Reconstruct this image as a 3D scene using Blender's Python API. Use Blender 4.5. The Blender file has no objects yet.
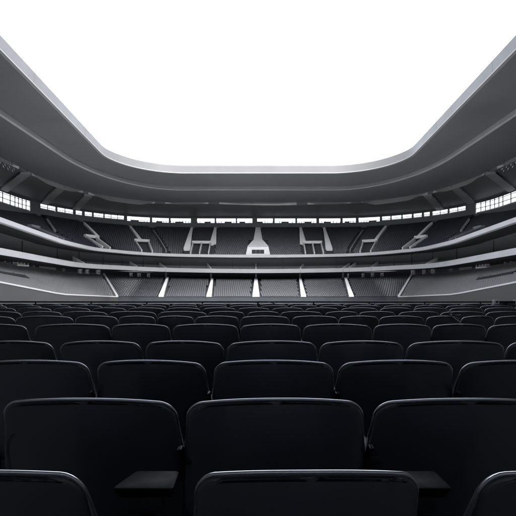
import bpy, bmesh, math, random
from mathutils import Vector, Matrix

random.seed(7)
S = bpy.context.scene
COL = S.collection
R = math.radians
E = 4.4                       # eye height above the pitch; heights below are given relative to the eye

# ------------------------------------------------------------------ camera, sky, sun, exposure
cam_d = bpy.data.cameras.new('camera')
cam = bpy.data.objects.new('camera', cam_d); COL.objects.link(cam)
cam.location = (0, 0, E); cam.rotation_euler = (R(90), 0, 0)
cam_d.sensor_width = 36; cam_d.lens = 30.0; cam_d.shift_y = 0.0562
cam_d.clip_start = 0.05; cam_d.clip_end = 2000
S.camera = cam

SUN_EL, SUN_AZ = 65, 160       # bright overcast: soft sun from behind the camera, a little to the right
w = bpy.data.worlds.new('World'); S.world = w; w.use_nodes = True
nt = w.node_tree; nt.nodes.clear()
wo = nt.nodes.new('ShaderNodeOutputWorld'); bg = nt.nodes.new('ShaderNodeBackground')
sky = nt.nodes.new('ShaderNodeTexSky'); sky.sky_type = 'NISHITA'; sky.sun_disc = False
sky.sun_elevation = R(SUN_EL); sky.sun_rotation = R(SUN_AZ)
sky.air_density = 1.0; sky.dust_density = 6.0; sky.ozone_density = 1.0
hs = nt.nodes.new('ShaderNodeHueSaturation'); hs.inputs['Saturation'].default_value = 0.3
nt.links.new(sky.outputs[0], hs.inputs['Color']); nt.links.new(hs.outputs[0], bg.inputs['Color'])
bg.inputs['Strength'].default_value = 0.15
nt.links.new(bg.outputs[0], wo.inputs['Surface'])

sl = bpy.data.lights.new('sun', 'SUN'); sl.energy = .5; sl.angle = R(20); sl.color = (1, .97, .93)
so = bpy.data.objects.new('sun', sl); COL.objects.link(so)
dirv = Vector((math.sin(R(SUN_AZ)) * math.cos(R(SUN_EL)), math.cos(R(SUN_AZ)) * math.cos(R(SUN_EL)), math.sin(R(SUN_EL))))
so.rotation_euler = dirv.to_track_quat('Z', 'Y').to_euler()

S.view_settings.view_transform = 'Standard'; S.view_settings.look = 'None'
S.view_settings.exposure = 2.58; S.view_settings.gamma = 1; S.view_settings.use_curve_mapping = False
S.render.engine = 'CYCLES'
S.cycles.use_denoising = True; S.cycles.max_bounces = 8; S.cycles.diffuse_bounces = 5; S.cycles.glossy_bounces = 4
S.cycles.transparent_max_bounces = 8; S.cycles.sample_clamp_indirect = 10

# ------------------------------------------------------------------ materials
def mat(name, col, rough=.6, var=.15, scale=6.0, bump=0.0, metal=0.0, spec=.5, coat=0.0, bscale=None, stretch=None, rvar=.08):
    m = bpy.data.materials.new(name); m.use_nodes = True
    n = m.node_tree.nodes; l = m.node_tree.links; b = n['Principled BSDF']
    tc = n.new('ShaderNodeTexCoord'); mp = n.new('ShaderNodeMapping')
    l.new(tc.outputs['Object'], mp.inputs['Vector'])
    if stretch: mp.inputs['Scale'].default_value = stretch
    nz = n.new('ShaderNodeTexNoise'); nz.inputs['Scale'].default_value = scale; nz.inputs['Detail'].default_value = 6
    nz.inputs['Roughness'].default_value = .62
    l.new(mp.outputs[0], nz.inputs['Vector'])
    mr = n.new('ShaderNodeMapRange'); mr.inputs['From Min'].default_value = .3; mr.inputs['From Max'].default_value = .7
    mr.inputs['To Min'].default_value = 1 - var; mr.inputs['To Max'].default_value = 1 + var
    l.new(nz.outputs['Fac'], mr.inputs['Value'])
    vm = n.new('ShaderNodeVectorMath'); vm.operation = 'SCALE'; vm.inputs[0].default_value = col
    l.new(mr.outputs[0], vm.inputs['Scale']); l.new(vm.outputs[0], b.inputs['Base Color'])
    r2 = n.new('ShaderNodeMapRange'); r2.inputs['From Min'].default_value = .3; r2.inputs['From Max'].default_value = .7
    r2.inputs['To Min'].default_value = max(0, rough - rvar); r2.inputs['To Max'].default_value = min(1, rough + rvar)
    l.new(nz.outputs['Fac'], r2.inputs['Value']); l.new(r2.outputs[0], b.inputs['Roughness'])
    b.inputs['Metallic'].default_value = metal; b.inputs['Specular IOR Level'].default_value = spec
    b.inputs['Coat Weight'].default_value = coat; b.inputs['Coat Roughness'].default_value = .12; b.inputs['Coat IOR'].default_value = 2.0
    if bump:
        n2 = n.new('ShaderNodeTexNoise'); n2.inputs['Scale'].default_value = bscale or scale * 20; n2.inputs['Detail'].default_value = 3
        l.new(mp.outputs[0], n2.inputs['Vector'])
        bp = n.new('ShaderNodeBump'); bp.inputs['Strength'].default_value = bump; bp.inputs['Distance'].default_value = .004
        l.new(n2.outputs['Fac'], bp.inputs['Height']); l.new(bp.outputs[0], b.inputs['Normal'])
    return m

M = dict(
    vinyl=mat('black_vinyl', (.050, .054, .072), .38, .10, 2.0, .05, spec=.7, coat=.45, bscale=260, rvar=.03),
    padv=mat('armrest_pad', (.006, .006, .008), .6, .2, 20, .2, spec=.2, bscale=200),
    piping=mat('rim_glint_metal', (.82, .85, .90), .30, .05, 8, metal=1.0, rvar=.03),  # bright metal for the added tube that draws the rim highlight
    shell=mat('black_plastic', (.02, .021, .026), .5, .2, 5.0, spec=.3),
    steel=mat('dark_steel', (.06, .063, .07), .42, .2, 9, metal=1.0),
    bright_steel=mat('bright_steel', (.62, .64, .66), .22, .1, 9, metal=1.0),
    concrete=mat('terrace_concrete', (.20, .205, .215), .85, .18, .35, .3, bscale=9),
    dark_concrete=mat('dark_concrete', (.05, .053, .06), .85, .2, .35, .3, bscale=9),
    floor=mat('near_terrace_concrete', (.12, .12, .125), .8, .25, 1.2, .4, bscale=40),
    white=mat('white_paint', (.78, .79, .80), .5, .05, .8),
    fascia=mat('fascia_panel', (.122, .124, .128), .45, .05, .25),
    drip=mat('drip_edge_paint', (.27, .275, .285), .45, .05, .25),
    fascia_joint=mat('fascia_joint', (.108, .110, .114), .5, .05, .25),
    parapet=mat('parapet_paint', (.46, .465, .485), .45, .05, .3),
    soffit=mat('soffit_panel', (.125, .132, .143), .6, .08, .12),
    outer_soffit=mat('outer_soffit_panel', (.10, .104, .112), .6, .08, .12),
    beam=mat('soffit_beam_panel', (.24, .248, .258), .6, .1, .3),
    rib=mat('soffit_rib_panel', (.46, .47, .475), .6, .06, .2),
    front_wall=mat('front_wall_grey', (.05, .051, .054), .7, .1, .2),
    wall=mat('grey_wall', (.2, .21, .23), .7, .1, .2),
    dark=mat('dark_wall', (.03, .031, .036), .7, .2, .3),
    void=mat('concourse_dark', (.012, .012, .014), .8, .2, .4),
    boxwall=mat('box_front_grey', (.42, .43, .45), .45, .1, .4),
    glazing=mat('box_glazing', (.12, .125, .135), .55, .05, .5),
    barrier=mat('barrier_blue_grey', (.028, .034, .043), .55, .15, .3),
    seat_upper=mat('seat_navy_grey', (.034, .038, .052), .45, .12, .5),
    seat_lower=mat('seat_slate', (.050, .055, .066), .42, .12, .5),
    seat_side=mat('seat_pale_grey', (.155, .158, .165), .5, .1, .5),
    frame=mat('window_frame_grey', (.09, .093, .1), .5, .1, 1),
    frost=mat('sill_panel_grey', (.55, .57, .6), .5, .06, .5),
    roofskin=mat('roof_membrane', (.5, .5, .5), .7, .1, .1),
)
M['pitch_bounce'] = mat('pitch_bounce_grey', (.30, .305, .31), .9, .1, .08)  # pale surface made up for the unseen pitch, bounces light to the soffit
def glass_mat():
    m = bpy.data.materials.new('window_glass'); m.use_nodes = True
    n = m.node_tree.nodes; l = m.node_tree.links; n.clear()
    o = n.new('ShaderNodeOutputMaterial'); mx = n.new('ShaderNodeMixShader'); t = n.new('ShaderNodeBsdfTransparent'); g = n.new('ShaderNodeBsdfGlossy')
    t.inputs['Color'].default_value = (.86, .88, .9, 1); g.inputs['Roughness'].default_value = .05
    mx.inputs[0].default_value = .06
    l.new(t.outputs[0], mx.inputs[1]); l.new(g.outputs[0], mx.inputs[2]); l.new(mx.outputs[0], o.inputs[0])
    return m
M['glass'] = glass_mat()

def vary(m, lo, hi):          # each object of this material is a little lighter or darker
    n = m.node_tree.nodes; l = m.node_tree.links; b = n['Principled BSDF']
    oi = n.new('ShaderNodeObjectInfo'); mr = n.new('ShaderNodeMapRange'); mr.inputs['To Min'].default_value = lo; mr.inputs['To Max'].default_value = hi
    l.new(oi.outputs['Random'], mr.inputs['Value']); v = n.new('ShaderNodeVectorMath'); v.operation = 'SCALE'
    src = b.inputs['Base Color'].links[0].from_socket
    l.new(src, v.inputs[0]); l.new(mr.outputs[0], v.inputs['Scale']); l.new(v.outputs[0], b.inputs['Base Color'])
vary(M['vinyl'], .65, 1.45)

# ------------------------------------------------------------------ helpers
class MB:
    def __init__(s): s.v = []; s.f = []; s.sm = []
    def quad(s, a, b, c, d):
        i = len(s.v); s.v += [tuple(a), tuple(b), tuple(c), tuple(d)]; s.f.append((i, i+1, i+2, i+3))
    def poly(s, pts):
        i = len(s.v); s.v += [tuple(p) for p in pts]; s.f.append(tuple(range(i, i+len(pts))))
    def hexa(s, p):           # 8 corners: bottom 4 loop, top 4 loop
        i = len(s.v); s.v += [tuple(q) for q in p]
        for f in ((3,2,1,0), (4,5,6,7), (0,1,5,4), (1,2,6,5), (2,3,7,6), (3,0,4,7)): s.f.append(tuple(i+k for k in f))
    def box(s, c, sz, rz=0, rx=0):
        m = Matrix.Translation(c) @ Matrix.Rotation(rz, 4, 'Z') @ Matrix.Rotation(rx, 4, 'X')
        h = [k/2 for k in sz]
        s.hexa([m @ Vector((x*h[0], y*h[1], z*h[2])) for z in (-1, 1) for x, y in ((-1,-1), (1,-1), (1,1), (-1,1))])
    def bar(s, a, b, w, h):   # rectangular bar between two points, w horizontal, h vertical
        a = Vector(a); b = Vector(b); d = (b-a).normalized()
        up = Vector((0, 0, 1)) if abs(d.z) < .95 else Vector((0, 1, 0))
        sd = d.cross(up).normalized() * w/2; u = sd.cross(d).normalized() * h/2
        s.hexa([a-sd-u, a+sd-u, a+sd+u, a-sd+u, b-sd-u, b+sd-u, b+sd+u, b-sd+u])
    def tube(s, pts, r, n=8):
        pts = [Vector(p) for p in pts]; base = len(s.v)
        ref = Vector((0, 0, 1))
        for i, p in enumerate(pts):
            d = (pts[min(i+1, len(pts)-1)] - pts[max(i-1, 0)]).normalized()
            a = d.cross(ref if abs(d.dot(ref)) < .95 else Vector((1, 0, 0))).normalized(); b = d.cross(a)
            for k in range(n):
                t = 2*math.pi*k/n; s.v.append(tuple(p + a*math.cos(t)*r + b*math.sin(t)*r))
        for i in range(len(pts)-1):
            for k in range(n):
                q = base+i*n+k; q2 = base+i*n+(k+1) % n
                s.f.append((q, q2, q2+n, q+n))
        s.f.append(tuple(base+k for k in range(n))[::-1]); s.f.append(tuple(base+(len(pts)-1)*n+k for k in range(n)))
    def strip(s, A, B):       # quads between two polylines
        i = len(s.v); n = len(A)
        s.v += [tuple(p) for p in A] + [tuple(p) for p in B]
        for k in range(n-1): s.f.append((i+k, i+k+1, i+n+k+1, i+n+k))
    def build(s, name, m, parent=None, smooth=False, bevel=0):
        me = bpy.data.meshes.new(name); me.from_pydata(s.v, [], s.f)
        bm = bmesh.new(); bm.from_mesh(me)
        bmesh.ops.remove_doubles(bm, verts=bm.verts, dist=1e-5)
        bmesh.ops.recalc_face_normals(bm, faces=bm.faces)
        if bevel: bmesh.ops.bevel(bm, geom=[e for e in bm.edges if len(e.link_faces) == 2 and e.calc_face_angle(0) > .6], offset=bevel, segments=2, affect='EDGES', profile=.5)
        bm.to_mesh(me); bm.free()
        if smooth:
            me.shade_smooth()
            try: me.set_sharp_from_angle(angle=R(38))
            except Exception: pass
        me.materials.append(m)
        o = bpy.data.objects.new(name, me); COL.objects.link(o)
        if parent: o.parent = parent
        return o

def tag(o, label=None, cat=None, group=None, kind=None):
    if label: o['label'] = label
    if cat: o['category'] = cat
    if group: o['group'] = group
    if kind: o['kind'] = kind
    return o
def empty(name, loc=(0, 0, 0), label=None, cat=None, group=None):
    o = bpy.data.objects.new(name, None); COL.objects.link(o); o.location = loc; o.empty_display_size = .1
    return tag(o, label, cat, group)

# plan curves of the bowl: left near end -> left side -> corner -> far side -> ... -> right near end
NS, NC, NF = 26, 26, 20
def half(X, D, rx, ry, near):
    p = []
    for i in range(NS): p.append((X, near + (D-ry-near)*i/NS))
    for i in range(NC):
        t = (math.pi/2)*i/NC; p.append((X-rx+rx*math.cos(t), D-ry+ry*math.sin(t)))
    for i in range(NF+1): p.append(((X-rx)*(1-i/NF), D))
    return p
def ushape(X, D, rx, ry, near=-12):
    h = half(X, D, rx, ry, near)
    return [(-x, y) for x, y in h] + [(x, y) for x, y in h[-2::-1]]
def lift(plan, zf): return [Vector((x, y, zf(x, y)+E)) for x, y in plan]
def lerp(a, b, t): return a + (b-a)*t
NPT = 2*(NS+NC+NF)+1
MID = NS+NC+NF
def at(P, a):
    a = max(0, min(len(P)-1.0001, a)); i = int(a); return lerp(P[i], P[i+1], a-i)
F = 430.0
def param_at(P, px):          # index parameter where a ring stands at a given bearing, px measured from the photo's left edge
    tgt = (px-258)/F; best = None
    for i in range(len(P)-1):
        if P[i].y < 20 or P[i+1].y < 20: continue
        r0 = P[i].x/P[i].y - tgt; r1 = P[i+1].x/P[i+1].y - tgt
        if r0*r1 <= 0: return i + (r0/(r0-r1) if r0 != r1 else 0)
    return 0 if px < 258 else len(P)-1

c01 = lambda t: max(0.0, min(1.0, t))
def z_uf(x, d): return 8.75 + .7*c01((x/38)**2) + .055*max(0, min(90-d, 50))
def z_ub(x, d): return 19.7 - .1*max(0, min(120-d, 30))
def z_bb(x, d): return 4.04 + .7*c01((x/38)**2) + .025*max(0, min(98-d, 50))
def z_lf(x, d): return -2.8 + .0377*max(0, min(110-d, 30)) + .107*max(0, min(80-d, 26))
def z_lb(x, d): return 2.1 + 1.45*c01((x/45)**2) + .04*max(0, min(105-d, 45))

U_F = lift(ushape(41.5, 122, 19.5, 20), z_uf)
U_B = lift(ushape(61.5, 144.5, 38, 36), z_ub)
B_F = lift(ushape(43, 124, 19, 20), z_bb)
B_W = lift(ushape(48, 128.5, 20, 24), z_bb)
L_F = lift(ushape(37, 110, 5, 6), z_lf)
L_B = lift(ushape(49.5, 130, 17, 24), z_lb)
def shift(P, dz): return [p + Vector((0, 0, dz)) for p in P]
def inward(P, k):             # ring moved by k towards the pitch, in plan
    out = []
    for i, p in enumerate(P):
        t = P[min(i+1, len(P)-1)] - P[max(i-1, 0)]; n = Vector((t.y, -t.x, 0)).normalized()
        out.append(p + n*k)
    return out
# the ring runs left -> far -> right, so (t.y,-t.x) points to the pitch

# ------------------------------------------------------------------ ground
mb = MB(); mb.quad((-600, -600, -.02), (600, -600, -.02), (600, 600, -.02), (-600, 600, -.02))
tag(mb.build('ground', M['floor']), kind='structure')
mb = MB(); mb.quad((-33, 16, .0), (33, 16, .0), (33, 106, .0), (-33, 106, .0))
tag(mb.build('pitch', M['pitch_bounce']), kind='structure')

# ------------------------------------------------------------------ roof
def loop(X, D, rx, ry, near, rxn, ryn):
    p = []
    yc = (D-ry+near+ryn)/2
    def q(X, D, rx, ry, y0):
        o = []
        for i in range(14): o.append((X, y0+(D-ry-y0)*i/14))
        for i in range(28):
            t = math.pi/2*i/28; o.append((X-rx+rx*math.cos(t), D-ry+ry*math.sin(t)))
        for i in range(14): o.append(((X-rx)*(1-i/14), D))
        return o
    f = q(X, D, rx, ry, yc); n = [(x, -y) for x, y in q(X, -near, rxn, ryn, -yc)]
    # right-mid -> far centre -> left-mid -> near centre -> right-mid
    p = f + [(0, D)] + [(-x, y) for x, y in f[:0:-1]] + [(-x, y) for x, y in n] + [(0, near)] + [(x, y) for x, y in n[:0:-1]]
    p.append(p[0]); return p
def zl(plan, z): return [Vector((x, y, (z(x, y) if callable(z) else z)+E)) for x, y in plan]
splay = lambda L: [(x*(1+.0021*(min(max(y, 25), 87)-48)), y) for x, y in L]     # the sides of the opening widen towards the far end
O0 = splay(loop(28.8, 100, 13.5, 15.5, 25, 14, 20))
O0b = splay(loop(29.15, 100.35, 13.5, 15.5, 24.6, 14, 20))
O1 = loop(38, 112, 18, 29, 15, 16, 20)
O2 = loop(50, 128, 27, 33, 4, 20, 20)
O3 = loop(62.0, 145, 38.4, 36.4, -12.4, 10, 10)
O3x = loop(62.35, 145.35, 38.5, 36.5, -12.7, 10, 10)
roof = empty('stadium_roof', (0, 60, E+24), 'dark grey ring roof whose rounded opening frames the white sky', 'roof')
roof_inv = Matrix.Translation((0, -60, -E-24))
def rbuild(mb, name, m, smooth=False, parent=None, bevel=0):
    o = mb.build(name, m, parent or roof, smooth, bevel)
    if parent is None or parent is roof: o.matrix_parent_inverse = roof_inv
    return o
step2 = lambda x, y: 24.55 - .25*math.sin(y*.11)*math.sin(x*.13+1)
mb = MB()
mb.strip(zl(O0, 26.5), zl(O1, 26.25))
mb.strip(zl(O1, 25.2), zl(O2, 25.2))
rbuild(mb, 'soffit', M['soffit'], True)
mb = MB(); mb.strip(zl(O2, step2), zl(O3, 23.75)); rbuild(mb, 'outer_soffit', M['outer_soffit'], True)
mb = MB(); mb.strip(zl(O1, 26.27), zl(loop(37.5, 111.5, 18, 29, 15.5, 16, 20), 25.2)); mb.strip(zl(loop(37.5, 111.5, 18, 29, 15.5, 16, 20), 25.2), zl(O1, 25.2))
rbuild(mb, 'soffit_rib', M['rib'], True)
# the second ring is built in separate tapering bands
ring2i = loop(49.2, 127.2, 27, 33, 4.8, 20, 20)
N2 = len(O2)
def taper_band(i0, i1, h):
    mb = MB(); up = []; lo = []; bk = []
    for i in range(i0, i1+1):
        k = (i-i0)/(i1-i0); hh = 1.5*h*max(0, min(1, 4*k, 4*(1-k)))**.7 + .03
        x, y = O2[i % (N2-1)]; xi, yi = ring2i[i % (N2-1)]
        up.append(Vector((x, y, 25.3+E))); lo.append(Vector((lerp(x, xi, min(1, hh)), lerp(y, yi, min(1, hh)), 25.25-hh+E))); bk.append(Vector((x, y, step2(x, y)+E+.01)))
    mb.strip(up, lo); mb.strip(lo, bk)
    return mb
mb = MB(); mb.strip(zl(O2, 25.26), zl(O2, lambda x, y: step2(x, y))); rbuild(mb, 'soffit_step', M['soffit'], True)
for (a, b, h) in ((0, 12, .8), (14, 24, .9), (25, 37, 1.0), (39, 47, .45), (49, 63, .35), (65, 73, .45), (75, 87, 1.0), (88, 98, .9), (100, 112, .8), (112, 124, .8), (208, 222, .8)):
    rbuild(taper_band(a, b, h), 'soffit_band', M['rib'], True)
# radial beams across the outer bay
for i in (2, 8, 13, 20, 25, 87, 92, 99, 104, 110):
    x, y = O2[i]; X, Y = O3[i]
    mb = MB(); mb.bar((x, y, step2(x, y)+E-.1), (X, Y, 23.7+E-.1), 2.0, .7)
    rbuild(mb, 'soffit_beam', M['beam'])
# inner edge
mb = MB(); mb.strip(zl(O0, 26.5), zl(O0, 28.15)); mb.strip(zl(O0, 28.15), zl(O0b, 28.35))
fo = rbuild(mb, 'opening_fascia', M['fascia'], True)
mb = MB()
Oi = splay(loop(28.7, 99.9, 13.5, 15.5, 25.1, 14, 20))
mb.strip(zl(Oi, 26.42), zl(Oi, 26.56)); mb.strip(zl(Oi, 26.56), zl(O0, 26.58)); mb.strip(zl(Oi, 26.42), zl(O0b, 26.42))
rbuild(mb, 'drip_edge', M['drip'], True, fo).matrix_parent_inverse = Matrix()
mb = MB()
for i in range(6, N2-1, 14):
    x, y = O0[i]; xn, yn = O0[i+1]
    t = Vector((xn-x, yn-y, 0)).normalized(); n = Vector((-t.y, t.x, 0))
    p = Vector((x, y, 27.35+E)) + n*.004
    mb.bar(p-Vector((0, 0, .7)), p+Vector((0, 0, .7)), .02, .02)
rbuild(mb, 'panel_joints', M['fascia_joint'], False, fo)
mb = MB(); mb.strip(zl(O0b, 28.4), zl(O3x, 27.2)); mb.strip(zl(O3x, 27.2), zl(O3x, 23.6)); mb.strip(zl(O3x, 23.6), zl(O3, 23.6))
rbuild(mb, 'roof_skin', M['roofskin'], True)

# ------------------------------------------------------------------ clerestory wall with windows
WPLAN = ushape(62, 145, 38.4, 36.4)
def w_bot(x, d): return 21.55 - 1.3*c01(((121.6 if x > 0 else 117.3)-d)/2.2)
def w_top(x, d): return 23.15
def soff(x, d): return 23.74
W0 = lift(WPLAN, z_ub); W1 = lift(WPLAN, w_bot); W2 = lift(WPLAN, w_top); W3 = lift(WPLAN, soff)
wins = [(-14, 30, 3), (40, 55.5, 2), (57, 73, 2), (75.5, 82, 2), (84.5, 92, 2), (93.5, 103.5, 2), (104.5, 124, 2), (127, 150, 1), (152, 169, 1), (170.5, 191, 1),
        (197, 214.8, 1), (216, 236, 1), (237, 252.5, 1), (257, 273, 1), (274.5, 295.5, 1), (297, 316.5, 1), (319, 340.5, 1), (342.5, 356, 1),
        (358.5, 380, 1), (382, 390.5, 2), (391.5, 401.5, 2), (402.5, 412, 2), (413.5, 422, 2), (424, 430, 2), (432.5, 448, 2), (449.5, 466, 2), (476, 530, 3)]
wall_root = empty('clerestory_wall', (0, 145, E+19.7), 'grey wall with a bright window band under the roof, around the upper stand', 'wall')
winv = Matrix.Translation((0, -145, -E-19.7))
def wb(mb, name, m, parent=None, bevel=0):
    o = mb.build(name, m, parent or wall_root, False, bevel)
    if parent is None: o.matrix_parent_inverse = winv
    return o
mb = MB(); A = inward(W0, .25); B = inward(W1, .25)
mb.strip(shift(W0, -3), W1); mb.strip(W1, B); mb.strip(B, [Vector((a.x, a.y, c.z-3)) for a, c in zip(A, W0)])
wb(mb, 'lower_band', M['wall'])
mb = MB(); T = inward(W2, .12)
mb.strip(T, [Vector((t.x, t.y, s.z)) for t, s in zip(T, W3)]); mb.strip(T, W2)
wb(mb, 'upper_band', M['soffit'])
def ring_pts(P, a0, a1, n):
    return [at(P, lerp(a0, a1, i/n)) for i in range(n+1)]
spans = [(param_at(W1, a), param_at(W1, b), r, a, b) for a, b, r in wins]
edges = [0.0]
for s in spans: edges += [s[0], s[1]]
edges.append(len(W1)-1.0)
for k in range(0, len(edges), 2):            # piers fill everything between the windows
    a0, a1 = edges[k], edges[k+1]
    if a1-a0 < 1e-3: continue
    n = max(1, int(a1-a0)+1); mb = MB()
    lo = ring_pts(W1, a0, a1, n); hi = ring_pts(W2, a0, a1, n)
    li = ring_pts(inward(W1, .2), a0, a1, n); hi2 = ring_pts(inward(W2, .2), a0, a1, n)
    lo = shift(lo, -1.4); li = shift(li, -1.4)      # the foot runs down behind the lower band
    mb.strip(li, hi2); mb.quad(lo[0], li[0], hi2[0], hi[0]); mb.quad(lo[-1], li[-1], hi2[-1], hi[-1])
    wb(mb, 'pier', M['wall'])
for (a0, a1, rows, px0, px1) in spans:
    n = max(2, int((a1-a0)*2)+1)
    zb, zt = (20.25 if rows == 3 else 21.55)+E, 23.15+E
    P = ring_pts(W1, a0, a1, 24); L = sum((P[i+1]-P[i]).length for i in range(24))
    def pt(s, z, k=0):
        p = at(W1, lerp(a0, a1, s)); q = at(inward(W1, k), lerp(a0, a1, s)) if k else p
        return Vector((q.x, q.y, z))
    fr = MB(); g = .07
    for z in (zb+g/2, zt-g/2):
        for i in range(n): fr.bar(pt(i/n, z), pt((i+1)/n, z), .12, g)
    fr.bar(pt(0, zb), pt(0, zt), .12, g); fr.bar(pt(1, zb), pt(1, zt), .12, g)
    win = wb(fr, 'window', M['frame'])
    pn = MB(); pn.strip([pt(i/n, zb+g) for i in range(n+1)], [pt(i/n, zt-g) for i in range(n+1)])
    wb(pn, 'pane', M['glass'], win).matrix_parent_inverse = Matrix()
    mu = MB(); cols = max(1, round(L/(2.3 if rows > 1 else 6.5)))
    for c in range(1, cols):
        mu.bar(pt(c/cols, zb+g), pt(c/cols, zt-g), .16, .2 if rows > 1 else .34)
    if rows == 1:
        for i in range(n): mu.bar(pt(i/n, zb+g+.05), pt((i+1)/n, zb+g+.05), .13, .1)
    if rows > 1:
        zz = zb + (zt-zb)*.48
        for i in range(n): mu.bar(pt(i/n, zz), pt((i+1)/n, zz), .13, .15)
    if rows == 3:
        zz = zt-.34
        for i in range(n): mu.bar(pt(i/n, zz), pt((i+1)/n, zz), .13, .12)
    if cols > 1 or rows > 1: wb(mu, 'mullion', M['frame'], win).matrix_parent_inverse = Matrix()
    sp = MB(); random.seed(int(px0*7)+100)
    if rows == 1:                            # railing and low panels seen behind the glass
        W1o = inward(W1, -1.2)
        def po(s, z):
            p = at(W1o, lerp(a0, a1, s)); return Vector((p.x, p.y, z))
        for i in range(n): sp.bar(po(i/n, zb+.62), po((i+1)/n, zb+.62), .12, .12)
        k = int(L/.8)
        for i in range(k+1):
            if random.random() < .7: sp.bar(po(i/max(1, k), zb-.3), po(i/max(1, k), zb+.62+.35*(random.random() < .25)), .16, .16)
        s0 = random.random()*.5; sp.bar(po(s0, zb+.3), po(s0+.35, zb+.3), .05, .5)
        wb(sp, 'outer_railing', M['frame'], win).matrix_parent_inverse = Matrix()
    else:
        sp.strip([pt(i/n, zb+g, -.15) for i in range(n+1)], [pt(i/n, zb+.45, -.15) for i in range(n+1)])
        wb(sp, 'sill_panel', M['frost'], win).matrix_parent_inverse = Matrix()

# ------------------------------------------------------------------ stepped stands
def terrace(Fr, Bk, T, i0=0, i1=None):
    i1 = len(Fr)-1 if i1 is None else i1
    mb = MB(); prev = None
    for k in range(T):
        a = [lerp(Fr[i], Bk[i], k/T) for i in range(i0, i1+1)]; b = [lerp(Fr[i], Bk[i], (k+1)/T) for i in range(i0, i1+1)]
        b2 = [Vector((q.x, q.y, p.z)) for p, q in zip(a, b)]
        mb.strip(a, b2); mb.strip(b2, b)
    return mb
SEATV = [(-.245, .0, .40), (.245, .0, .40), (.245, .42, .36), (-.245, .42, .36), (-.245, .0, .46), (.245, .0, .46), (.245, .42, .42), (-.245, .42, .42),
         (-.245, .40, .36), (.245, .40, .36), (.245, .46, .36), (-.245, .46, .36), (-.21, .50, .84), (.21, .50, .84), (.21, .55, .84), (-.21, .55, .84)]
HX = ((3,2,1,0), (4,5,6,7), (0,1,5,4), (1,2,6,5), (2,3,7,6), (3,0,4,7))
SEATF = [tuple(k+o for k in f) for o in (0, 8) for f in HX]
def seat_positions(Fr, Bk, T, rows, a_lo, a_hi, gap, skips, blank):
    """walk each row along the ring; skips = aisles (param, half width), blank(a, k) = no seats there"""
    out = []
    for k in rows:
        t = (k+.30)/T; zk = [lerp(f.z, b.z, k/T) for f, b in zip(Fr, Bk)]
        row = [lerp(f, b, t) for f, b in zip(Fr, Bk)]
        ais = []
        for a0_, a1_, hw in skips: ais.append((at(row, a0_(t) if callable(a0_) else lerp(a0_, a1_, t)), hw))
        s = 0; i = max(1, math.ceil(a_lo)); carry = 0
        for i in range(int(a_lo), min(int(a_hi), len(row)-1)):
            p, q = row[i], row[i+1]; v = Vector((q.x-p.x, q.y-p.y, 0)); L = v.length
            if L < 1e-6: continue
            u = v/L; d = carry
            while d < L:
                P = p + u*d; a = i+d/L
                if a_lo <= a <= a_hi and not any((P.x-c.x)**2+(P.y-c.y)**2 < h*h for c, h in ais) and not blank(a, k, P):
                    z = lerp(zk[i], zk[i+1], d/L)
                    out.append((P.x, P.y, z, math.atan2(u.y, u.x), k))
                d += gap
            carry = d-L
    return out
def seat_xf(s): 
    return Matrix.Translation((s[0], s[1], s[2])) @ Matrix.Rotation(s[3], 4, 'Z')
def seats_mesh(name, seats, m, sc=1.0):
    V = []; Fc = []
    for s in seats:
        c, sn = math.cos(s[3]), math.sin(s[3]); b = len(V)
        for x, y, z in SEATV:
            x *= sc; y *= sc; z *= sc
            V.append((s[0]+x*c-y*sn, s[1]+x*sn+y*c, s[2]+z))
        Fc += [tuple(k+b for k in f) for f in SEATF]
    me = bpy.data.meshes.new(name); me.from_pydata(V, [], Fc); me.materials.append(m)
    o = bpy.data.objects.new(name, me); COL.objects.link(o); return o
# the seats face the pitch: ring runs left->far->right, local +y of a seat points away from the pitch
def slope(Fr, Bk, a, t): return lerp(at(Fr, a), at(Bk, a), t)
def aisle(Fr, Bk, a, w0, w1, t0, t1, name, parent, m, T, a_top=None, dz=.12):
    """flight of steps climbing the slope; width w0 at the bottom, w1 at the top"""
    mb = MB(); n = max(6, int(T*abs(t1-t0)*2)); a_top = a if a_top is None else a_top
    A = (lambda k: lerp(a, a_top, k)) if not callable(a_top) else a_top
    for i in range(n):
        ta = lerp(t0, t1, i/n); tb = lerp(t0, t1, (i+1)/n); aa = A(i/n)
        p = slope(Fr, Bk, aa, ta); q = slope(Fr, Bk, A((i+1)/n), tb)
        d = Vector((q.x-p.x, q.y-p.y, 0)); dl = d.length or 1; d /= dl; sd = Vector((-d.y, d.x, 0))
        wa = lerp(w0, w1, i/n)/2; wb_ = lerp(w0, w1, (i+1)/n)/2
        zt = q.z+dz
        mb.hexa([p-sd*wa+Vector((0, 0, -.5)), p+sd*wa+Vector((0, 0, -.5)), Vector((q.x, q.y, p.z-.5))+sd*wb_, Vector((q.x, q.y, p.z-.5))-sd*wb_,
                 Vector((p.x, p.y, zt))-sd*wa, Vector((p.x, p.y, zt))+sd*wa, Vector((q.x, q.y, zt))+sd*wb_, Vector((q.x, q.y, zt))-sd*wb_])
    return mb.build(name, m, parent)

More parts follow.
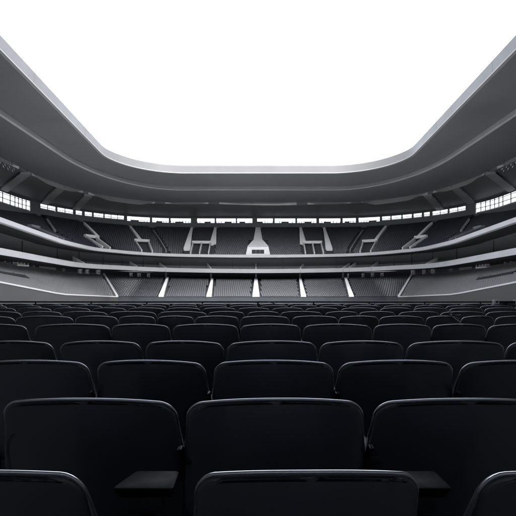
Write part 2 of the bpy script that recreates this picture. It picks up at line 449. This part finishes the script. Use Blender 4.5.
# ---- upper stand
TU = 27
upper = empty('upper_stand', (0, 0, 0), 'upper seating tier with white front edge curving round the whole bowl', 'grandstand')
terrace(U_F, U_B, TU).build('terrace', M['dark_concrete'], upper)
mb = MB(); IN = inward(U_F, .9)
top = shift(IN, .35); mb.strip(shift(IN, -.42), top); mb.strip(top, shift(inward(U_F, .55), .35)); mb.strip(shift(inward(U_F, .55), .35), shift(inward(U_F, .5), -.1)); mb.strip(shift(IN, -.42), shift(inward(U_F, .3), -.5))
mb.build('front_parapet', M['parapet'], upper, True)
mb = MB(); mb.strip(shift(inward(U_F, .6), -.05), U_F); mb.build('front_walkway', M['dark_concrete'], upper)
mb = MB(); back = [Vector((b.x, b.y, b.z-1.2)) for b in U_B]
mb.strip(shift(inward(U_F, .3), -.5), [Vector((p.x, p.y, f.z-.1)) for p, f in zip(lift(ushape(49.5, 131, 20, 24), z_bb), U_F)])
mb.strip([Vector((p.x, p.y, f.z-.1)) for p, f in zip(lift(ushape(49.5, 131, 20, 24), z_bb), U_F)], back)
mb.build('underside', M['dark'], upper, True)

uaf = lambda px: param_at(U_F, px)
blanks = []; skips = []
def vomitory(px_l, px_r, t1, label_m=M['white'], open_t=.12, legs=3, bright=True):
    """exit box: white lintel and side walls running down the slope to the front, dark mouth between them"""
    al, ar = uaf(px_l), uaf(px_r)
    mb = MB(); wdt = .34
    m_ = M['white'] if bright else M['wall']
    t0 = .015
    for j in range(legs):
        a = lerp(al, ar, j/(legs-1))
        for i in range(8):
            p = slope(U_F, U_B, a, lerp(t0, t1, i/8)); q = slope(U_F, U_B, a, lerp(t0, t1, (i+1)/8))
            mb.bar(p+Vector((0, 0, .3)), q+Vector((0, 0, .3)), wdt, 1.2)
    p = slope(U_F, U_B, al, t1); q = slope(U_F, U_B, ar, t1)
    e = (q-p).normalized()*.3
    mb.bar(p-e+Vector((0, 0, .75)), q+e+Vector((0, 0, .75)), .9, .8)
    o = mb.build('vomitory', m_, upper)
    dk = MB()
    p2 = slope(U_F, U_B, al, t1-.02); q2 = slope(U_F, U_B, ar, t1-.02)
    dk.bar(p2+Vector((0, 0, .1)), q2+Vector((0, 0, .1)), .1, .9)
    dk.build('doorway', M['void'], o)
    blanks.append((min(al, ar)-.05, max(al, ar)+.05, int(t1*TU)+1))
    return o
def uaisle(px_b, px_t, t0, t1, w0, w1, m=None):
    a = uaf(px_b)
    # parameter at the top chosen on the back ring by bearing
    Tm = [lerp(f, b, t1) for f, b in zip(U_F, U_B)]; at_ = param_at(Tm, px_t)
    Bm = [lerp(f, b, t0) for f, b in zip(U_F, U_B)]; ab = param_at(Bm, px_b)
    def run(k):                  # straight up the slope, whatever the corner does
        kk = max(0, min(1, k)); return param_at([lerp(f, b, lerp(t0, t1, kk)) for f, b in zip(U_F, U_B)], lerp(px_b, px_t, kk))
    aisle(U_F, U_B, ab, w0, w1, t0, t1, 'aisle_stair', upper, m or M['white'], TU, run, .55 if m is None else .5)
    skips.append((lambda t: run((t-t0)/(t1-t0)), None, .9))
TV = .36
vomitory(190.5, 208.5, TV); vomitory(305.5, 323.5, TV)
vomitory(142, 152.5, TV, legs=2); vomitory(360, 370.5, TV, legs=2)
vomitory(103, 110.5, .34, legs=2); vomitory(402, 409.5, .34, legs=2)
vomitory(58, 64.5, .34, legs=2, bright=False); vomitory(449, 455, .34, legs=2, bright=False)
for s in (1, -1):
    g = lambda px: 258 + s*(px-258)
    uaisle(g(187), g(192), .16, .97, 2.0, .6)
    uaisle(g(213), g(215.5), .37, .97, 1.9, .7)
    uaisle(g(140.5), g(130), .40, .95, 1.1, .6)
    uaisle(g(98), g(84), .40, .92, .8, .45)
    uaisle(g(55), g(47), .42, .85, .5, .4, M['wall'])
    uaisle(g(166), g(153), .1, .85, .35, .3, M['wall'])
# central stair and cabin
ac = MID
aisle(U_F, U_B, ac, 3.0, 1.5, .42, 1.0, 'aisle_stair', upper, M['white'], TU, dz=.3)
aisle(U_F, U_B, ac, 6.2, 3.0, .22, .44, 'stair_apron', upper, M['white'], TU, dz=.75)
p0 = slope(U_F, U_B, ac, .0); p1 = slope(U_F, U_B, ac, .20)
cb = MB(); cb.hexa([(-3.6, p0.y+.3, p0.z-.1), (3.6, p0.y+.3, p0.z-.1), (3.4, p1.y, p0.z-.1), (-3.4, p1.y, p0.z-.1), (-3.0, p0.y+.9, p1.z+.5), (3.0, p0.y+.9, p1.z+.5), (3.0, p1.y+1, p1.z+.5), (-3.0, p1.y+1, p1.z+.5)])
cab = cb.build('control_cabin', M['white'], upper)
wn = MB(); wn.hexa([(-1.75, p0.y+.42, p0.z+.75), (1.75, p0.y+.42, p0.z+.75), (1.75, p0.y+.9, p0.z+.75), (-1.75, p0.y+.9, p0.z+.75), (-1.75, p0.y+.70, p0.z+1.9), (1.75, p0.y+.70, p0.z+1.9), (1.75, p0.y+1, p0.z+1.9), (-1.75, p0.y+1, p0.z+1.9)])
wn.build('cabin_window', M['dark'], cab)
mm = MB()
for x in (-.6, .6): mm.bar((x, p0.y+.36, p0.z+.75), (x, p0.y+.64, p0.z+1.9), .1, .1)
mm.build('mullion', M['wall'], cab)
skips.append((ac, ac, 1.2)); blanks.append((uaf(248), uaf(268), int(.5*TU)))
blank_u = lambda a, k, P: P.y < 30 or any(lo <= a <= hi and k < kk for lo, hi, kk in blanks)
us = seat_positions(U_F, U_B, TU, range(0, TU), 0, NPT-1, .56, skips, blank_u)
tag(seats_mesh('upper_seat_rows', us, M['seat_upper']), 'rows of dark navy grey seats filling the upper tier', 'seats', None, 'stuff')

# ---- balcony with boxes between the tiers
balc = empty('box_balcony', (0, 0, 0), 'pale grey balcony band with glazed boxes between the two tiers', 'balcony')
mb = MB(); hgt = 1.14
mb.strip(B_F, shift(B_F, hgt)); mb.strip(shift(B_F, hgt), shift(inward(B_F, -.3), hgt)); mb.strip(shift(inward(B_F, -.3), hgt), inward(B_F, -.3)); mb.strip(B_F, inward(B_F, -.3))
mb.build('balcony_front', M['parapet'], balc, True)
SB = lift(ushape(52, 132.5, 20, 25), z_bb)
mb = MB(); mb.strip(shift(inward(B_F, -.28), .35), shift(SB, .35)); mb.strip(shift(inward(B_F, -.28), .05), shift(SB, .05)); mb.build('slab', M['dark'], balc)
mb = MB(); lowb = shift(B_W, .36); midb = shift(B_W, 2.1); topb = [Vector((p.x, p.y, f.z-.15)) for p, f in zip(B_W, U_F)]
mb.strip(lowb, midb); mb.build('box_front', M['boxwall'], balc)
mb = MB(); mb.strip(midb, topb); mb.build('box_glazing', M['glazing'], balc)
for px in (22, 57, 79, 103, 122, 143, 180, 233, 283, 336, 373, 394, 412, 433, 457, 494):
    a = param_at(B_W, px); p = at(inward(B_W, .12), a); mb = MB()
    zt = at(topb, a).z; mb.bar((p.x, p.y, p.z+.36), (p.x, p.y, lerp(p.z+.36, zt, .97)), .1, .2)
    mb.build('mullion', M['frame'], balc)
for px in (84, 137, 166, 211, 256, 300, 343, 349, 371, 427):
    a = param_at(B_F, px); p = at(inward(B_F, .05), a); q = at(B_W, a)
    d = Vector((q.x-p.x, q.y-p.y, 0)); dn = d.normalized(); sd = Vector((-dn.y, dn.x, 0))*.14
    mb = MB(); z0 = p.z+.0; A_ = Vector((p.x, p.y, z0)); B_ = Vector((p.x, p.y, z0+1.3)); q = p.lerp(q, .6); Cc = Vector((q.x, q.y, z0+2.9)); Dd = Vector((q.x, q.y, z0+.4))
    mb.hexa([A_-sd, A_+sd, Dd+sd, Dd-sd, B_-sd, B_+sd, Cc+sd, Cc-sd])
    mb.build('divider_fin', M['parapet'], balc)

# ---- lower stands
TL = 16
iL = NS + NC//2; iR = NPT-1-iL
low_far = empty('far_lower_stand', (0, 110, 0), 'lower seating tier across the far end with white aisle stairs', 'grandstand')
low_l = empty('side_lower_stand', (-40, 70, 0), 'pale grey lower seating tier along the left side above a plain wall', 'grandstand')
low_r = empty('side_lower_stand', (40, 70, 0), 'pale grey lower seating tier along the right side above a plain wall', 'grandstand')
def keep(o, par): o.parent = par; o.matrix_parent_inverse = Matrix.Translation(par.location).inverted(); return o
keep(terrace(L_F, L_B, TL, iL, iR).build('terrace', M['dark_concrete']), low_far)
keep(terrace(L_F, L_B, TL, 0, iL).build('terrace', M['concrete']), low_l)
keep(terrace(L_F, L_B, TL, iR, NPT-1).build('terrace', M['concrete']), low_r)
def front(i0, i1, par, mw, mt, thick=.34):
    mb = MB(); P = inward(L_F, .5)[i0:i1+1]; Q = inward(L_F, .15)[i0:i1+1]
    base = [Vector((p.x, p.y, 0)) for p in P]; ff = L_F[i0:i1+1]
    mb.strip(base, shift(P, .2)); mb.strip(shift(Q, .2), [f+Vector((0, 0, -.02)) for f in Q]); mb.strip(Q, ff)
    keep(mb.build('front_wall', mw), par)
    mb = MB(); mb.strip(shift(inward(P, .06), .2), shift(inward(P, .06), .2+thick)); mb.strip(shift(inward(P, .06), .2+thick), shift(Q, .2+thick)); mb.strip(shift(Q, .2+thick), shift(Q, .2)); mb.strip(shift(Q, .2), shift(inward(P, .06), .2))
    keep(mb.build('coping', mt), par)
front(iL, iR, low_far, M['barrier'], M['barrier'], .1)
front(0, iL, low_l, M['front_wall'], M['parapet'], .24); front(iR, NPT-1, low_r, M['front_wall'], M['parapet'], .24)
lsk = []
for pb, ptop, wb0, wt in ((161, 168, 1.2, .65), (209, 212.5, 1.3, .65), (256, 256, 1.8, .9), (303.5, 300, 1.3, .65), (351.5, 345, 1.2, .65)):
    a = param_at(L_F, pb); a2 = param_at(L_B, ptop)
    keep(aisle(L_F, L_B, a, wb0, wt, 0, .97, 'aisle_stair', None, M['white'], TL, a2, .5), low_far); lsk.append((a, a2, .5+wb0/2))
for px, par in ((112, low_far), (404, low_far)):
    a = param_at(L_F, px); a2 = iL+.3 if px < 258 else iR-.3
    keep(aisle(L_F, L_B, a2, .6, .5, 0, .98, 'aisle_stair', None, M['parapet'], TL, a2, .5), par)
lsk += [(iL+.3, iL+.3, .7), (iR-.3, iR-.3, .7)]
# dark exit slots in the side tiers
slots = []
for px, par in ((11, low_l), (493, low_r)):
    Mr = [lerp(f, b, .47) for f, b in zip(L_F, L_B)]; a = param_at(Mr, px)
    a0, a1 = a-1.3, a+1.3
    mb = MB(); n = 6
    lo = [slope(L_F, L_B, lerp(a0, a1, i/n), .46)+Vector((0, 0, .5)) for i in range(n+1)]; hi = [slope(L_F, L_B, lerp(a0, a1, i/n), lerp(.50, .54, i/n))+Vector((0, 0, .6)) for i in range(n+1)]
    mb.strip(lo, hi); mb.strip(lo, [p-Vector((0, 0, .8)) for p in lo]); mb.strip(hi, [p-Vector((0, 0, .8)) for p in hi])
    keep(mb.build('exit_slot', M['void']), par)
    mb = MB(); p, q = hi[0], hi[-1]; mb.bar(p+Vector((0, 0, .3)), q+Vector((0, 0, .3)), .1, .1)
    for i in range(4): r_ = lerp(p, q, i/3); mb.bar(r_-Vector((0, 0, .3)), r_+Vector((0, 0, .3)), .1, .1)
    keep(mb.build('exit_railing', M['bright_steel']), par)
    slots.append((a0, a1, 7, 9))
blank_l = lambda a, k, P: P.y < 36 or any(lo <= a <= hi and ka <= k < kb for lo, hi, ka, kb in slots)
fs = seat_positions(L_F, L_B, TL, range(TL-1), iL, iR, .56, lsk, blank_l)
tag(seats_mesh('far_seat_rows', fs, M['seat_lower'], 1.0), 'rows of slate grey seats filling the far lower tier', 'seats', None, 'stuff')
ls = seat_positions(L_F, L_B, TL, range(TL), 0, iL, .56, lsk, blank_l)
rs = seat_positions(L_F, L_B, TL, range(TL), iR, NPT-1, .56, lsk, blank_l)
one = bpy.data.meshes.new('stadium_seat'); one.from_pydata(SEATV, [], SEATF); one.materials.append(M['seat_side'])
for lst, sd in ((ls, 'left'), (rs, 'right')):
    vis = [s for s in lst if abs(s[0]/s[1]*F) < 257]
    vis.sort(key=lambda s: s[0]**2+s[1]**2)
    near = set(id(s) for s in vis[:140])
    for s in vis[:140]:
        o = bpy.data.objects.new('stadium_seat', one); COL.objects.link(o); o.matrix_world = seat_xf(s)
        tag(o, 'pale grey seat at the near end of the %s lower tier' % sd, 'seat', 'pale grey seats nearest in the %s lower tier' % sd)
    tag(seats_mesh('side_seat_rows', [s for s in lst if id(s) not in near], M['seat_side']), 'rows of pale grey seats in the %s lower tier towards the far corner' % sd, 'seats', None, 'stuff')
# concourse behind the lower tiers
conc = empty('concourse_wall', (0, 0, 0), 'dark concourse wall behind the top of the lower tiers', 'wall')
K_W = lift(ushape(50.0, 130.5, 17, 24), z_lb)
KB = lift(ushape(54, 135, 18, 26), z_lb)
mb = MB(); mb.strip([p+Vector((0, 0, -.02)) for p in L_B], shift(KB, -.02)); mb.build('concourse_floor', M['dark_concrete'], conc)
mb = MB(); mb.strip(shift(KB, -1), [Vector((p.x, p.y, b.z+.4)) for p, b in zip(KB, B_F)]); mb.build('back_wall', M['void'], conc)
for px0, px1 in ((39, 56), (62, 65), (449, 453), (459, 472)):
    a0, a1 = param_at(K_W, px0), param_at(K_W, px1); mb = MB(); P = ring_pts(K_W, a0, a1, 4)
    mb.strip([p-Vector((0, 0, .1)) for p in P], [Vector((p.x, p.y, p.z+2.6)) for p in P]); mb.build('wall_panel', M['wall'], conc)
for px in (4, 9, 33, 166, 211, 256, 300, 343, 430, 506, 512):
    p = at(K_W, param_at(K_W, px)); mb = MB(); mb.bar(p, p+Vector((0, 0, 2.6)), .5, .5); mb.build('column', M['wall'], conc)

# ---- white stands on the concourse
names = {80: ('square white kiosk, leftmost of the small ones on the far concourse', 1.0, 1.0), 87: ('square white kiosk, second from the left on the far concourse', 1.0, 1.1),
         98: ('wide white kiosk left of a dark gap on the far concourse', 1.2, 1.0), 131: ('small rounded white kiosk left of the far concourse pair', .9, .8), 139: ('wide white kiosk in the middle of the left far trio', 1.1, .8),
         148.5: ('narrow white kiosk just left of the first far aisle', .8, .9), 348: ('narrow white post kiosk just right of the last far aisle', .4, 1.1), 363: ('small white kiosk, second right of the last far aisle', .7, .9),
         372.5: ('small white kiosk, third right of the last far aisle', .9, .9), 382: ('low white kiosk, fourth right of the last far aisle', .9, .8),
         413: ('square white kiosk, leftmost of the right corner trio', 1.1, 1.2), 424: ('white kiosk in the middle of the right corner trio', .9, 1.2), 433: ('white kiosk, rightmost of the right corner trio', .9, 1.2)}
for px, (lab, ww, hh) in names.items():
    P = inward(L_B, .45); a = param_at(P, px); p = at(P, a); q = at(P, a+.1); an = math.atan2(q.y-p.y, q.x-p.x)
    k = empty('kiosk', p, lab, 'kiosk', 'white kiosks on the concourse'); k.rotation_euler.z = an; hh += .35
    mb = MB(); mb.box((0, 0, hh*.42), (ww*.92, .6, hh*.84)); mb.build('counter', M['white'], k, bevel=.03)
    mb = MB(); mb.box((0, -.02, hh*.92), (ww, .74, hh*.14)); mb.build('top', M['white'], k, bevel=.03)
    mb = MB(); mb.box((ww*.12, -.31, hh*.42), (ww*.34, .03, hh*.42)); mb.build('hatch', M['wall'], k)
for px, lab in ((21, 'white railed platform at the top of the left lower tier'), (483, 'white railed platform at the top of the right lower tier')):
    P = inward(L_B, .6); a = param_at(P, px); p = at(P, a); q = at(P, a+.1); an = math.atan2(q.y-p.y, q.x-p.x)
    k = empty('viewing_platform', p, lab, 'platform'); k.rotation_euler.z = an
    mb = MB(); mb.box((0, 0, .25), (4.4, 1.0, .35)); mb.build('deck', M['white'], k)
    for x in (-2.0, -.7, .6, 1.9):
        mb = MB(); mb.bar((x, -.4, .42), (x, -.4, 1.4), .14, .14); mb.build('post', M['white'], k)
    mb = MB(); mb.box((-.2, .45, .9), (4.2, .08, .9)); mb.build('back_panel', M['parapet'], k)

# ------------------------------------------------------------------ near stand the camera sits in
FLZ = E-1.32
near = empty('near_stand', (0, 5, FLZ), 'dark concrete terrace carrying the black seats', 'grandstand')
mb = MB(); mb.hexa([(-31, -12, 0.01), (31, -12, 0.01), (31, 12.6, 0.01), (-31, 12.6, 0.01), (-31, -12, FLZ), (31, -12, FLZ), (31, 12.6, FLZ), (-31, 12.6, FLZ)])
keep(mb.build('terrace', M['floor']), near)
mb = MB(); mb.box((0, 11.75, FLZ+.43), (62, .1, .86)); keep(mb.build('balustrade', M['dark']), near)
mb = MB(); mb.box((0, -12.6, E+9), (140, .6, 34));  # added out of view to shut off light, pale to fill the seat backs
tag(mb.build('light_block_wall', M['parapet']), 'pale wall closing the stadium behind the seats', 'wall')

# seats ---------------------------------------------------------------
GLINT = []  # path of the added highlight tube along the backrest rim
def backrest_mesh():
    W, H, T, r = .288, .56, .032, .048
    zs = [-H + (H-r)*i/5 for i in range(6)] + [-r + r*math.sin(math.pi/2*i/6) for i in range(1, 7)]
    nx = 14; bm = bmesh.new(); fr = []; bk = []
    for z in zs:
        flare = .028*c01(-z/.28)
        hw = W + flare
        if z > -r: hw = W + flare - r + math.sqrt(max(0, r*r-(z+r)**2))
        lf = []; lb = []
        for i in range(nx+1):
            u = -1+2*i/nx; x = hw*u
            bow = .045*(x/W)**2                       # ends curve forward, away from the camera
            arch = -.026*abs(x/W)**2.2 * c01((z+.25)/.25)
            lean = -.16*z                         # reclines towards the row behind
            pil = .010*(1-u**4)*(1-((2*(z+H)/H)-1)**4)  # slight cushion swell at the back
            lf.append(bm.verts.new((x, bow+lean+T*.5+.034*abs(u)**5*c01((-z-.03)/.1), z+arch)))
            lb.append(bm.verts.new((x, bow+lean-T*.5-pil, z+arch)))
        fr.append(lf); bk.append(lb)
    n = len(zs)
    for j in range(n-1):
        for i in range(nx):
            bm.faces.new((bk[j][i], bk[j][i+1], bk[j+1][i+1], bk[j+1][i])); bm.faces.new((fr[j][i+1], fr[j][i], fr[j+1][i], fr[j+1][i+1]))
    loopb = bk[0][:] + [bk[j][nx] for j in range(1, n)] + bk[-1][nx-1::-1] + [bk[j][0] for j in range(n-2, 0, -1)]
    loopf = fr[0][:] + [fr[j][nx] for j in range(1, n)] + fr[-1][nx-1::-1] + [fr[j][0] for j in range(n-2, 0, -1)]
    m = len(loopb)
    for i in range(m):
        j = (i+1) % m; bm.faces.new((loopb[j], loopb[i], loopf[i], loopf[j]))
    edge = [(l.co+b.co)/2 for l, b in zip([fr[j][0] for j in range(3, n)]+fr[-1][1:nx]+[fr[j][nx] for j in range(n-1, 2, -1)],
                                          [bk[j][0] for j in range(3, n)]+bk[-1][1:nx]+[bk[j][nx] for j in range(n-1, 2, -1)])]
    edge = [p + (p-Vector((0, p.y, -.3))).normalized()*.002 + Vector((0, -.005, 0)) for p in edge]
    GLINT.extend(edge)
    bmesh.ops.recalc_face_normals(bm, faces=bm.faces)
    es = []
    for lp in (loopb, loopf):
        for i in range(m):
            e = bm.edges.get((lp[i], lp[(i+1) % m]))
            if e: es.append(e)
    bmesh.ops.bevel(bm, geom=es, offset=.0135, segments=5, affect='EDGES', profile=.6)
    me = bpy.data.meshes.new('backrest'); bm.to_mesh(me); bm.free(); me.shade_smooth(); me.materials.append(M['vinyl']); return me
def mesh_of(mb, name, m, bevel=0, smooth=True):
    o = mb.build(name, m, None, smooth, bevel); me = o.data; bpy.data.objects.remove(o); return me
ME = {'backrest': backrest_mesh()}
mb = MB(); mb.tube(GLINT, .0047, 12); ME['piping'] = mesh_of(mb, 'piping', M['piping'])  # added tube standing in for the sky's reflection on the rim
mb = MB(); mb.box((0, .17, -.52), (.52, .11, .44), rx=R(-10)); ME['seat'] = mesh_of(mb, 'seat', M['vinyl'], .03)
mb = MB(); mb.box((0, .03, -.70), (.46, .05, .36)); mb.box((0, .10, -.62), (.64, .06, .05)); ME['frame'] = mesh_of(mb, 'frame', M['steel'], .006)
mb = MB(); mb.box((.0, .06, -1.12), (.07, .09, .42)); mb.box((0, .06, -1.315), (.24, .3, .012)); ME['pedestal'] = mesh_of(mb, 'pedestal', M['steel'], .004)
mb = MB(); mb.box((.335, .21, -.235), (.050, .30, .034)); mb.box((.335, .12, -.44), (.036, .05, .42)); ME['armrest'] = mesh_of(mb, 'armrest', M['shell'], .010)
hp = [(0, .06, -.30), (0, .055, -.22), (0, .045, -.185), (0, .02, -.17), (0, .0, -.175)]
for nm, sx in (('l', -1), ('r', 1)):
    mb = MB(); mb.tube([(sx*.318+x, y, z) for x, y, z in hp], .006, 6); ME['hinge'+nm] = mesh_of(mb, 'hinge', M['steel'])
def make_seat(x, y, ztop, sx, label, full=True, arm=True, yaw=0, dz=0, inframe=True):
    o = empty('tip_up_seat', (x, y, ztop), label, 'seat', 'black seats of the near stand')
    o.scale = (sx, 1, 1); o.rotation_euler = (R(random.uniform(-1, 1)*1.2), R(random.uniform(-.5, .5)), yaw)
    parts = ['backrest', 'seat', 'frame', 'pedestal'] + (['armrest'] if arm else []) + (['hingel', 'hinger'] if full else [])
    for p in parts:
        c = bpy.data.objects.new(p.rstrip('lr') if p.startswith('hinge') else p, ME[p]); COL.objects.link(c); c.parent = o
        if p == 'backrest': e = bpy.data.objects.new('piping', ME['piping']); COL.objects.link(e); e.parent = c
    return o
HZ = 287.0
rows = [
    (472, .906, [(-160, 74), (195, 425), (494, 722)]),
    (399.5, 1.484, [(-3, 172), (187, 364), (380, 558)]),
    (361, 2.266, [(-32, 84), (95, 203), (215, 333), (342, 456), (466, 580)]),
    (341.5, 3.05, [(-30, 49), (58, 138), (145, 222), (228, 316), (322, 404), (411, 506), (512, 592)]),
    (324.5, 4.41, [(-33, 24), (34, 107), (111, 168), (173, 237), (241, 300), (305, 372), (376, 432), (435, 487), (491, 550)]),
    (316.3, 5.59, [(-45, 12), (14, 71), (74, 116), (118, 154), (157, 193), (195, 238), (241, 289), (293, 338), (340, 379), (381, 425), (428, 460), (463, 495), (498, 545)]),
    (311.7, 6.75, [(-24, 19), (21, 60), (62, 106), (108, 155), (158, 206), (208, 244), (248, 279), (281, 322), (326, 358), (360, 396), (400, 440), (442, 486), (488, 530)]),
]
random.seed(21)
for y, d in ((308.0, 7.95), (305.6, 9.05), (303.8, 10.15)):
    lst = []; x = -20-random.random()*15; pw = .66*F/d
    while x < 530:
        ww = pw*random.choice((.95, 1, 1, 1.1)); lst.append((x, x+ww*.93)); x += ww
    rows.append((y, d, lst))
ORD = ['first', 'second', 'third', 'fourth', 'fifth', 'sixth', 'seventh', 'eighth', 'ninth', 'tenth', 'eleventh', 'twelfth', 'thirteenth', 'fourteenth', 'fifteenth', 'sixteenth', 'seventeenth', 'eighteenth', 'nineteenth', 'twentieth', 'twenty-first', 'twenty-second', 'twenty-third', 'twenty-fourth']
ROWN = ['nearest row', 'second nearest row', 'third nearest row', 'fourth nearest row', 'fifth nearest row', 'sixth nearest row', 'seventh nearest row', 'third farthest row', 'second farthest row', 'farthest row of the near stand']
for ri, (yp, d, lst) in enumerate(rows):
    ztop = E-(yp-HZ)*d/F; pitch = .65
    for ci, (a, b) in enumerate(lst):
        xc = ((a+b)/2-258)*d/F; sx = (b-a)*d/F/.578
        lab = 'black tip-up seat, %s from the left in the %s' % (ORD[ci], ROWN[ri])
        make_seat(xc, d, ztop, sx, lab, full=ri < 6, arm=ri not in (0,), yaw=R(random.uniform(-1.2, 1.2)))
# wide padded arms of the nearest row
for xc, lab in ((-.315, 'wide black padded armrest left of the middle nearest seat'), (.445, 'wide black padded armrest right of the middle nearest seat')):
    k = empty('padded_armrest', (xc, 1.2, E-.545), lab, 'armrest')
    mb = MB(); mb.hexa([(-.075, -.01, -.042), (.075, -.01, -.042), (.07, .07, -.042), (-.045, .07, -.042), (-.088, -.035, 0), (.088, -.035, 0), (.085, .085, 0), (-.05 if xc < 0 else -.085, .085, 0)]); mb.build('pad', M['padv'], k, True, .012)
    mb = MB(); mb.box((0, .03, -.06), (.10, .07, .05)); mb.box((0, .03, -.43), (.05, .08, .66)); mb.build('support', M['shell'], k, True, .006)

# front rail, cables and small kit beyond the last row
rail = empty('front_railing', (0, 11.6, FLZ), 'dark tubular railing along the front of the near stand', 'railing')
mb = MB()
mb.tube([(-15, 11.6, FLZ+.92), (15, 11.6, FLZ+.92)], .022, 8)
keep(mb.build('rail', M['steel'], None, True), rail)
for i in range(21):
    mb = MB(); x = -15+1.5*i; mb.tube([(x, 11.6, FLZ), (x, 11.6, FLZ+.92)], .02, 8); keep(mb.build('post', M['steel'], None, True), rail)
random.seed(5)
cab_m = M['steel']
for x0, x1, lab in ((.25, 1.2, 'loose cable sagging over seat backs right of centre'),):
    pts = []
    for i in range(25):
        k = i/24; pts.append((lerp(x0, x1, k), 9.9+.15*math.sin(k*7), E-.375+.03*math.cos(k*3.2*math.pi)-.05*math.sin(k*math.pi)))
    mb = MB(); mb.tube(pts, .009, 6); tag(mb.build('cable', M['bright_steel'], None, True), lab, 'cable')
# folding metal arm on a seat at right, and a white two-ended unit on a dark bar further on
k = empty('folding_arm', (2.48, 5.55, E-.38), 'shiny folding metal arm raised above a seat at the right', 'folding arm')
mb = MB(); mb.tube([(0, 0, .085), (.0, 0, .02), (.06, 0, -.03), (.14, 0, -.09)], .010, 8); mb.build('arm', M['bright_steel'], k, True)
mb = MB(); mb.tube([(.02, 0, .045), (.06, -.02, .055), (.14, -.02, .05), (.15, 0, .03), (.12, 0, .01), (.05, 0, .012), (.02, 0, .03)], .009, 8); mb.build('ring', M['steel'], k, True)
k = empty('camera_slider', (5.35, 9.3, E-.41), 'dark bar with a small white box at each end on the seats at right', 'equipment')
mb = MB(); mb.box((.02, 0, .08), (.34, .10, .06)); mb.build('bar', M['shell'], k, bevel=.006)
for x in (-.21, .24):
    mb = MB(); mb.box((x, 0, .085), (.11, .10, .09)); c = mb.build('end_box', M['white'], k, bevel=.008)
    mb = MB(); mb.tube([(x, -.052, .085), (x, -.062, .085)], .022, 12); mb.build('dial', M['shell'], c)
mb = MB(); mb.box((0, 0, -.2), (.06, .06, .5)); mb.build('stand', M['steel'], k)

# spot lamps hung under the roof at both sides
for s, lab in ((-1, 'row of small round spot lamps hung under the roof at left'), (1, 'row of small round spot lamps hung under the roof at right')):
    k = empty('spot_lamp_bar', (s*47.5, 79, E+22.6), lab, 'lamps')
    mb = MB(); mb.bar((0, -5, .5), (0, 5, .5), .12, .12)
    for y in (-4, 4): mb.bar((0, y, .5), (0, y, 2.0), .06, .06)
    mb.build('bar', M['frame'], k)
    for i in range(7):
        y = -4.6+1.5*i; mb = MB()
        pts = [(0, y+.38*math.cos(t*math.pi/6), .1+.38*math.sin(t*math.pi/6)) for t in range(13)]
        mb.tube(pts, .06, 6); mb.build('lamp_ring', M['bright_steel'], k, True)
